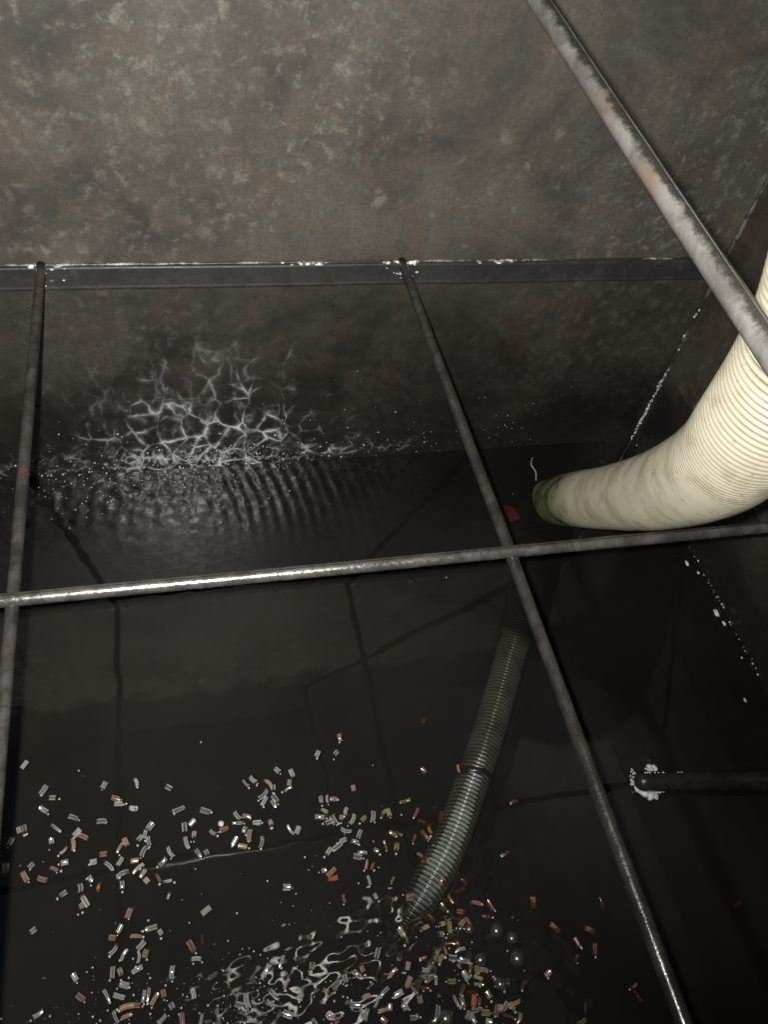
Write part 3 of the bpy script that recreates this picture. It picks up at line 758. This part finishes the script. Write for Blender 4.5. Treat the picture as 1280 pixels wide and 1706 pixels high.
(-0.1018,0.2279,0.0005,78,'c','upright clear tube, second from left of its tilt in the bottom left glitter',7),
(-0.0863,0.2579,0.0005,4,'c','level clear tube, third from left of its tilt in the bottom left glitter',7),
(-0.0761,0.2513,0.0005,-63,'c','left-leaning clear tube, fourth from left of its tilt in the bottom left glitter',7),
(-0.0211,0.2658,0.0005,30,'c','right-leaning clear tube, fourth from left of its tilt in the band left of centre',2),
(-0.0278,0.2358,-0.006,-89,'r','only upright dark red plastic tube in the bottom left glitter',7),
(-0.0408,0.2289,0.0002,-64,'t','rightmost of two left-leaning tan plastic tubes in the bottom left glitter',7),
(-0.0361,0.2149,0.0005,-11,'c','level clear tube, rightmost of its tilt in the bottom left glitter',7),
(-0.2566,0.3578,0.0005,89,'c','upright clear tube, leftmost of its tilt in the middle left scatter',1),
(-0.2274,0.3555,0.0005,42,'c','right-leaning clear tube, leftmost of its tilt in the middle left scatter',1),
(-0.2338,0.3432,0.0002,-61,'t','only left-leaning tan plastic tube in the middle left scatter',1),
(-0.2135,0.3368,0.0002,-24,'t','leftmost of two level tan plastic tubes in the middle left scatter',1),
(-0.2001,0.3469,-0.001,-33,'o','only left-leaning orange plastic tube in the middle left scatter',1),
(-0.1885,0.3154,0.0005,22,'c','right-leaning clear tube, second from left of its tilt in the middle left scatter',1),
(-0.1684,0.3188,0.0005,-84,'c','upright clear tube, second from left of its tilt in the middle left scatter',1),
(-0.1572,0.3274,0.0005,-58,'c','left-leaning clear tube, second from left of its tilt in the middle left scatter',1),
(-0.1674,0.2972,0.0002,-75,'t','leftmost of two upright tan plastic tubes in the middle left scatter',1),
(-0.1633,0.3026,0.0005,-62,'c','left-leaning clear tube, leftmost of its tilt in the middle left scatter',1),
(-0.2211,0.28,0.0005,28,'c','right-leaning clear tube, leftmost of its tilt in the bottom left glitter',7),
(0.0804,0.2753,0.0005,-10,'c','level clear tube, rightmost of its tilt in the band left of centre',2),
(-0.1735,0.2212,0.0005,-61,'c','left-leaning clear tube, leftmost of its tilt in the bottom left glitter',7),
(-0.1666,0.199,0.0002,-40,'t','leftmost of two left-leaning tan plastic tubes in the bottom left glitter',7),
(-0.2118,0.1909,0.0005,25,'c','right-leaning clear tube, second from left of its tilt in the bottom left glitter',7),
(-0.1317,0.2182,0.0005,87,'c','upright clear tube, leftmost of its tilt in the bottom left glitter',7),
(-0.1378,0.1946,0.0005,-66,'c','left-leaning clear tube, second from left of its tilt in the bottom left glitter',7),
(-0.1288,0.1718,0.0005,-65,'c','left-leaning clear tube, third from left of its tilt in the bottom left glitter',7),
(-0.123,0.2173,0.0002,-71,'t','upright tan tube, leftmost of its tilt in the bottom left glitter',7),
(-0.1041,0.2162,0.0005,19,'c','right-leaning clear tube, sixth from left of its tilt in the bottom left glitter',7),
(-0.1185,0.2026,0.0005,-24,'c','level clear tube, second from left of its tilt in the bottom left glitter',7),
(-0.1246,0.1921,0.0005,-24,'c','level clear tube, leftmost of its tilt in the bottom left glitter',7),
(-0.1162,0.1802,0.0002,3,'t','level tan tube, second from left of its tilt in the bottom left glitter',7),
(-0.105,0.1792,0.0002,-15,'t','level tan tube, rightmost of its tilt in the bottom left glitter',7),
(-0.0975,0.1869,0.0005,77,'c','upright clear tube, third from left of its tilt in the bottom left glitter',7),
(-0.0921,0.1877,0.0005,77,'c','upright clear tube, fourth from left of its tilt in the bottom left glitter',7),
(-0.0857,0.1816,0.0002,53,'t','rightmost of two right-leaning tan plastic tubes in the bottom left glitter',7),
(-0.0754,0.1857,0.0002,-82,'t','upright tan tube, second from left of its tilt in the bottom left glitter',7),
(-0.0667,0.1711,0.0005,-67,'c','left-leaning clear tube, rightmost of its tilt in the bottom left glitter',7),
(-0.065,0.2056,0.0005,82,'c','upright clear tube, fifth from left of its tilt in the bottom left glitter',7),
(-0.1171,0.1707,0.0002,8,'t','leftmost of two right-leaning tan plastic tubes in the bottom left glitter',7),
(-0.0561,0.1565,0.0002,-88,'t','upright tan tube, rightmost of its tilt in the bottom left glitter',7),
(-0.0419,0.1792,0.0005,-83,'c','upright clear tube, sixth from left of its tilt in the bottom left glitter',7),
(-0.0779,0.1601,0.0005,34,'c','right-leaning clear tube, rightmost of its tilt in the bottom left glitter',7),
(-0.035,0.1511,0.0005,74,'c','upright clear tube, rightmost of its tilt in the bottom left glitter',7),
(0.0433,0.187,0.0005,49,'c','right-leaning clear tube, leftmost of its tilt among the bright ripples',4),
(0.0982,0.1818,0.0005,76,'c','upright clear tube, third from left of its tilt among the bright ripples',4),
(0.0652,0.1688,0.0002,54,'t','right-leaning tan tube, leftmost of its tilt among the bright ripples',4),
(0.0092,0.1577,0.0005,-24,'c','level clear tube, leftmost of its tilt among the bright ripples',4),
(0.0177,0.1597,0.0005,-85,'c','upright clear tube, leftmost of its tilt among the bright ripples',4),
(0.0928,0.1243,0.0005,-56,'c','left-leaning clear tube, third from left of its tilt among the bright ripples',4),
(0.0627,0.1931,0.0005,60,'c','upright clear tube, second from left of its tilt among the bright ripples',4),
(0.3106,0.2428,-0.006,-61,'r','only left-leaning dark red plastic tube beside the ribbed hose reflection',5),
(0.3031,0.2336,-0.006,8,'r','only right-leaning dark red plastic tube below the ribbed hose reflection',8),
(0.2861,0.2248,-0.003,-71,'o','left-leaning orange tube, third from left of its tilt below the ribbed hose reflection',8),
(0.2744,0.2175,-0.003,-71,'o','left-leaning orange tube, second from left of its tilt below the ribbed hose reflection',8),
(0.3161,0.2143,0,-24,'o','level orange tube, fifth from left of its tilt below the ribbed hose reflection',8),
(0.3357,0.2086,-0.003,-73,'o','left-leaning orange tube, rightmost of its tilt below the ribbed hose reflection',8),
(0.327,0.1964,-0.003,-15,'o','level orange tube, rightmost of its tilt below the ribbed hose reflection',8),
(0.2945,0.2073,0,-10,'o','level orange tube, third from left of its tilt below the ribbed hose reflection',8),
(0.2871,0.2022,-0.006,-29,'r','only left-leaning dark red plastic tube below the ribbed hose reflection',8),
(0.2927,0.1943,-0.0008,39,'y','right-leaning amber tube, rightmost of its tilt below the ribbed hose reflection',8),
(0.3007,0.1948,0,-72,'o','left-leaning orange tube, fourth from left of its tilt below the ribbed hose reflection',8),
(0.296,0.1871,-0.003,-24,'o','level orange tube, fourth from left of its tilt below the ribbed hose reflection',8),
(0.2564,0.2071,-0.003,-54,'o','left-leaning orange tube, leftmost of its tilt below the ribbed hose reflection',8),
(0.2681,0.1981,-0.0008,7,'y','right-leaning amber tube, fourth from left of its tilt below the ribbed hose reflection',8),
(0.2442,0.1975,-0.0008,16,'y','right-leaning amber tube, leftmost of its tilt below the ribbed hose reflection',8),
(0.2636,0.187,-0.0008,-10,'y','only level amber plastic tube below the ribbed hose reflection',8),
(0.2761,0.1924,-0.0008,-99,'y','only upright amber plastic tube below the ribbed hose reflection',8),
(0.2813,0.1745,-0.003,-88,'o','rightmost of two upright orange plastic tubes below the ribbed hose reflection',8),
(0.2719,0.1748,-0.003,-11,'o','level orange tube, second from left of its tilt below the ribbed hose reflection',8),
(0.2633,0.1683,0,-88,'o','leftmost of two upright orange plastic tubes below the ribbed hose reflection',8),
(0.282,0.1654,0.0005,7,'c','only right-leaning clear plastic tube below the ribbed hose reflection',8),
(0.2706,0.158,0.0005,-11,'c','only level clear plastic tube below the ribbed hose reflection',8),
(0.2337,0.1651,0,2,'o','level orange tube, leftmost of its tilt below the ribbed hose reflection',8),
(0.2559,0.1604,-0.0008,43,'y','right-leaning amber tube, third from left of its tilt below the ribbed hose reflection',8),
(0.2504,0.1634,-0.0008,49,'y','right-leaning amber tube, second from left of its tilt below the ribbed hose reflection',8),
(0.284,0.1528,0.0005,-34,'c','only left-leaning clear plastic tube below the ribbed hose reflection',8),
(0.2137,0.1987,0.0005,-69,'c','left-leaning clear tube, fifth from left of its tilt among the bright ripples',4),
(0.2177,0.1914,-0.001,-69,'y','rightmost of two left-leaning amber plastic tubes among the bright ripples',4),
(0.3251,0.1739,-0.006,3,'r','only level dark red plastic tube below the ribbed hose reflection',8),
(0.1576,0.1674,0.0002,-79,'t','upright tan tube, leftmost of its tilt among the bright ripples',4),
(0.1501,0.1629,0.0005,-47,'c','left-leaning clear tube, fourth from left of its tilt among the bright ripples',4),
(0.1103,0.1528,-0.001,-35,'y','leftmost of two left-leaning amber plastic tubes among the bright ripples',4),
(0.142,0.132,0.0005,-15,'c','level clear tube, second from left of its tilt among the bright ripples',4),
(0.1109,0.1269,0.0002,-42,'t','leftmost of two left-leaning tan plastic tubes among the bright ripples',4),
(0.1169,0.1202,0.0002,15,'t','right-leaning tan tube, second from left of its tilt among the bright ripples',4),
(0.2133,0.1602,0.0002,66,'t','upright tan tube, second from left of its tilt among the bright ripples',4),
(0.2101,0.1431,0.0002,54,'t','upright tan tube, rightmost of its tilt among the bright ripples',4),
(0.1822,0.1217,0.0005,78,'c','upright clear tube, rightmost of its tilt among the bright ripples',4),
(0.2,0.1189,0.0005,-38,'c','left-leaning clear tube, rightmost of its tilt among the bright ripples',4),
(0.1784,0.1382,0.0005,34,'c','right-leaning clear tube, fourth from left of its tilt among the bright ripples',4),
(0.1677,0.1295,0.0005,55,'c','upright clear tube, sixth from left of its tilt among the bright ripples',4),
(0.2341,0.1516,0.0005,-11,'c','only level clear plastic tube along the crowded bottom edge',9),
(0.2288,0.1336,-0.003,-15,'o','level orange tube, leftmost of its tilt along the crowded bottom edge',9),
(0.179,0.1806,0.0005,62,'c','upright clear tube, seventh from left of its tilt among the bright ripples',4),
(0.174,0.1204,-0.001,6,'y','only right-leaning amber plastic tube among the bright ripples',4),
(0.2898,0.143,-0.003,68,'o','upright orange tube, third from left of its tilt along the crowded bottom edge',9),
(0.2969,0.1393,-0.0008,-95,'y','upright amber tube, leftmost of its tilt along the crowded bottom edge',9),
(0.3052,0.1384,-0.0008,-20,'y','level amber tube, third from left of its tilt along the crowded bottom edge',9),
(0.2962,0.1315,-0.0008,-29,'y','left-leaning amber tube, leftmost of its tilt along the crowded bottom edge',9),
(0.2949,0.1245,-0.0008,-15,'y','level amber tube, second from left of its tilt along the crowded bottom edge',9),
(0.3169,0.1259,-0.003,-71,'o','only left-leaning orange plastic tube along the crowded bottom edge',9),
(0.3262,0.1172,-0.0008,67,'y','upright amber tube, second from left of its tilt along the crowded bottom edge',9),
(0.3035,0.1118,-0.0008,-71,'y','left-leaning amber tube, second from left of its tilt along the crowded bottom edge',9),
(0.2743,0.1236,-0.003,52,'o','upright orange tube, second from left of its tilt along the crowded bottom edge',9),
(0.2851,0.1183,-0.003,-11,'o','level orange tube, third from left of its tilt along the crowded bottom edge',9),
(0.2628,0.1339,-0.0008,-8,'y','level amber tube, leftmost of its tilt along the crowded bottom edge',9),
(0.281,0.1367,0.0005,-71,'c','left-leaning clear tube, second from left of its tilt along the crowded bottom edge',9),
(0.238,0.1419,-0.0008,15,'y','leftmost of two right-leaning amber plastic tubes along the crowded bottom edge',9),
(0.2437,0.138,0.0005,70,'c','upright clear tube, leftmost of its tilt along the crowded bottom edge',9),
(0.2622,0.1131,0.0005,-76,'c','left-leaning clear tube, leftmost of its tilt along the crowded bottom edge',9),
(0.2697,0.1098,0.0005,-88,'c','upright clear tube, third from left of its tilt along the crowded bottom edge',9),
(0.2839,0.1084,0,68,'o','upright orange tube, fourth from left of its tilt along the crowded bottom edge',9),
(0.2912,0.1074,-0.003,68,'o','upright orange tube, fifth from left of its tilt along the crowded bottom edge',9),
(0.2945,0.0944,-0.0008,-15,'y','level amber tube, rightmost of its tilt along the crowded bottom edge',9),
(0.3087,0.0941,0,56,'o','upright orange tube, rightmost of its tilt along the crowded bottom edge',9),
(0.3128,0.0951,0.0005,67,'c','upright clear tube, rightmost of its tilt along the crowded bottom edge',9),
(0.3199,0.0956,0.0005,40,'c','rightmost of two right-leaning clear plastic tubes along the crowded bottom edge',9),
(0.3285,0.0948,-0.0008,-60,'y','left-leaning amber tube, rightmost of its tilt along the crowded bottom edge',9),
(0.3338,0.0969,-0.0008,6,'y','rightmost of two right-leaning amber plastic tubes along the crowded bottom edge',9),
(0.3222,0.0855,-0.003,-24,'o','level orange tube, rightmost of its tilt along the crowded bottom edge',9),
(0.3339,0.0804,-0.0008,55,'y','upright amber tube, rightmost of its tilt along the crowded bottom edge',9),
(0.2367,0.1049,0.0005,64,'c','upright clear tube, second from left of its tilt along the crowded bottom edge',9),
(0.2309,0.0971,-0.003,-11,'o','level orange tube, second from left of its tilt along the crowded bottom edge',9),
(0.2508,0.0984,0,63,'o','upright orange tube, leftmost of its tilt along the crowded bottom edge',9),
(0.2732,0.0953,0.0005,52,'c','upright clear tube, fourth from left of its tilt along the crowded bottom edge',9),
(0.278,0.0912,0.0005,-76,'c','left-leaning clear tube, third from left of its tilt along the crowded bottom edge',9),
(0.284,0.0988,0.0005,6,'c','leftmost of two right-leaning clear plastic tubes along the crowded bottom edge',9),
(0.2958,0.0846,0.0005,-28,'c','left-leaning clear tube, rightmost of its tilt along the crowded bottom edge',9),
(0.3511,0.1141,-0.003,40,'o','right-leaning orange tube, leftmost of its tilt in open dark water',10),
(0.3847,0.1192,0,31,'o','right-leaning orange tube, second from left of its tilt in open dark water',10),
(0.4278,0.1292,-0.003,58,'o','upright orange tube, second from left of its tilt in open dark water',10),
(0.435,0.146,-0.003,-75,'o','left-leaning orange tube, second from left of its tilt in open dark water',10),
(0.4544,0.134,0,-106,'o','upright orange tube, rightmost of its tilt in open dark water',10),
(0.4569,0.1568,-0.003,-24,'o','only level orange plastic tube in open dark water',10),
(0.4121,0.1679,-0.003,-45,'o','left-leaning orange tube, leftmost of its tilt in open dark water',10),
(0.4864,0.1851,-0.006,-89,'r','only upright dark red plastic tube in open dark water',10),
(0.3937,0.2018,-0.003,-92,'o','upright orange tube, leftmost of its tilt in open dark water',10),
(0.3746,0.2663,-0.003,17,'o','leftmost of two right-leaning orange plastic tubes beside the ribbed hose reflection',5),
(0.4885,0.0854,0,13,'o','right-leaning orange tube, rightmost of its tilt in open dark water',10),
(0.4901,0.0749,-0.003,-69,'o','left-leaning orange tube, rightmost of its tilt in open dark water',10),
(0.4197,0.0761,-0.003,63,'o','upright orange tube, third from left of its tilt in open dark water',10),
(0.4087,0.0621,-0.0008,13,'y','only right-leaning amber plastic tube in open dark water',10),
(0.3106,0.4709,-0.006,49,'r','only right-leaning dark red plastic tube beside the ribbed hose reflection',5),
(0.2917,0.3961,-0.003,-51,'o','left-leaning orange tube, third from left of its tilt beside the ribbed hose reflection',5),
(0.3414,0.3897,0,-95,'o','upright orange tube, rightmost of its tilt beside the ribbed hose reflection',5),
(0.408,0.3321,-0.003,9,'o','rightmost of two right-leaning orange plastic tubes beside the ribbed hose reflection',5),
(0.6743,0.149,-0.006,10,'r','only right-leaning dark red plastic tube in open dark water',10),
(0.1233,0.157,0.0005,26,'c','right-leaning clear tube, third from left of its tilt among the bright ripples',4),
(0.135,0.1612,0.0005,-78,'c','upright clear tube, fourth from left of its tilt among the bright ripples',4),
(0.1563,0.138,0.0002,7,'t','right-leaning tan tube, third from left of its tilt among the bright ripples',4),
(0.0794,0.1528,0.0005,47,'c','right-leaning clear tube, second from left of its tilt among the bright ripples',4),
(0.0631,0.1374,0.0005,-28,'c','left-leaning clear tube, second from left of its tilt among the bright ripples',4),
(0.1527,0.12,0.0005,61,'c','upright clear tube, fifth from left of its tilt among the bright ripples',4),
(0.1724,0.11,0.0002,-47,'t','rightmost of two left-leaning tan plastic tubes among the bright ripples',4),
(0.1959,0.1336,0.0005,15,'c','right-leaning clear tube, rightmost of its tilt among the bright ripples',4),
(0.2081,0.1061,0.0005,-3,'c','level clear tube, rightmost of its tilt among the bright ripples',4),
(0.0487,0.1618,0.0005,-55,'c','left-leaning clear tube, leftmost of its tilt among the bright ripples',4),
(0.2195,0.1227,0.0002,-86,'t','only upright tan plastic tube along the crowded bottom edge',9),
(0.1936,0.1567,0.0002,35,'t','right-leaning tan tube, rightmost of its tilt among the bright ripples',4),
]
GRP = [
'tubes in the upper left scatter',
'tubes in the middle left scatter',
'tubes in the band left of centre',
'tubes in the far central clump',
'tubes among the bright ripples',
'tubes beside the hose reflection',
'tubes above the bright ripples',
'tubes in the bottom left glitter',
'tubes below the hose reflection',
'tubes along the crowded bottom edge',
'tubes drifting in open dark water',
]
rt = random.Random(3); rb = random.Random(31)
mb = MB()
for x, y, h, ang, c, lb, g in TUBES:
    if c not in proto:
        o = proto[c] = bpy.data.objects.new('plastic_tube', TM[c][0])
    else:
        o = proto[c].copy(); o.data = rt.choice(TM[c])
    COL.objects.link(o)
    s = rt.uniform(.92, 1.12)
    o.location = (x, y, (wz(x, y) if h > -.002 else 0)+h); o.scale = (s*rt.uniform(.75, 1.15), s*rt.uniform(.8, 1.1), s)
    o.rotation_euler = (rt.uniform(0, 6.28), math.radians(rt.gauss(0, 15)), math.radians(ang))
    tag(o, lb, 'plastic tube', GRP[g])
    if h > -.006:
        k = 1 if math.sin(math.radians(ang)) < 0 else -1
        ex, ey = x + k*.0068*math.cos(math.radians(ang)), y + k*.0068*math.sin(math.radians(ang))
        for q in range(rb.choice((0, 1, 1, 2))):  # white beads added where the meniscus glints at the tube end
            bx, by = ex+rb.gauss(0, .0018), ey-abs(rb.gauss(0, .0016))
            mb.blob((bx, by, wz(bx, by)+.0004), rb.uniform(.0008, .0017), 7, 6, .1, (1, 1, .8), q)
tag(mb.build('end_glints', M['drop_and_glint']), 'white beads added for the glints at the ends of the floating tubes', None, None, 'stuff')

# ------------------------------------------------------------------ light, world, camera
w = bpy.data.worlds.new('World'); scene.world = w; w.use_nodes = True
bg = w.node_tree.nodes['Background']; bg.inputs[0].default_value = (.85, .92, 1, 1); bg.inputs[1].default_value = .035
def lamp(name, typ, loc, power, col, size, target=None):
    d = bpy.data.lights.new(name, typ); d.energy = power; d.color = col
    if typ == 'POINT' or typ == 'SPOT': d.shadow_soft_size = size
    else: d.size = size
    o = link(bpy.data.objects.new(name, d)); o.location = loc
    if target is not None: o.rotation_euler = (Vector(target)-Vector(loc)).to_track_quat('-Z', 'Y').to_euler()
    return o
fl_ = lamp('phone_flash', 'SPOT', (-.022, .006, HC+.016), 98, (1, .985, .94), .006, (-.15, 1.0, .74))
fl_.data.spot_size = math.radians(170); fl_.data.spot_blend = 1.0

E1, E2, E3 = (.969764, -.080771, .230291), (-.206415, -.774897, .597434), (-.130197, .626906, .768139)
cam = bpy.data.cameras.new('camera'); co = link(bpy.data.objects.new('camera', cam))
R = Matrix(((E1[0], -E1[1], -E1[2]), (E2[0], -E2[1], -E2[2]), (-E3[0], E3[1], E3[2])))
# exact orthonormal frame
zc = R.col[2].normalized(); xc = (R.col[0]-zc*R.col[0].dot(zc)).normalized(); yc = zc.cross(xc)
mw = Matrix((xc, yc, zc)).transposed().to_4x4(); mw.translation = Vector((0, 0, HC)); co.matrix_world = mw
cam.sensor_fit = 'VERTICAL'; cam.sensor_height = 36; cam.lens = 1360/1706*36
cam.clip_start = .01; cam.clip_end = 50
scene.camera = co
vs_ = scene.view_settings; vs_.view_transform = 'Standard'; vs_.look = 'None'; vs_.exposure = 0; vs_.gamma = 1
scene.render.engine = 'CYCLES'
cy = scene.cycles; cy.use_denoising = True
try: cy.denoiser = 'OPENIMAGEDENOISE'
except Exception: pass
cy.max_bounces = 10; cy.transparent_max_bounces = 24; cy.sample_clamp_indirect = 4
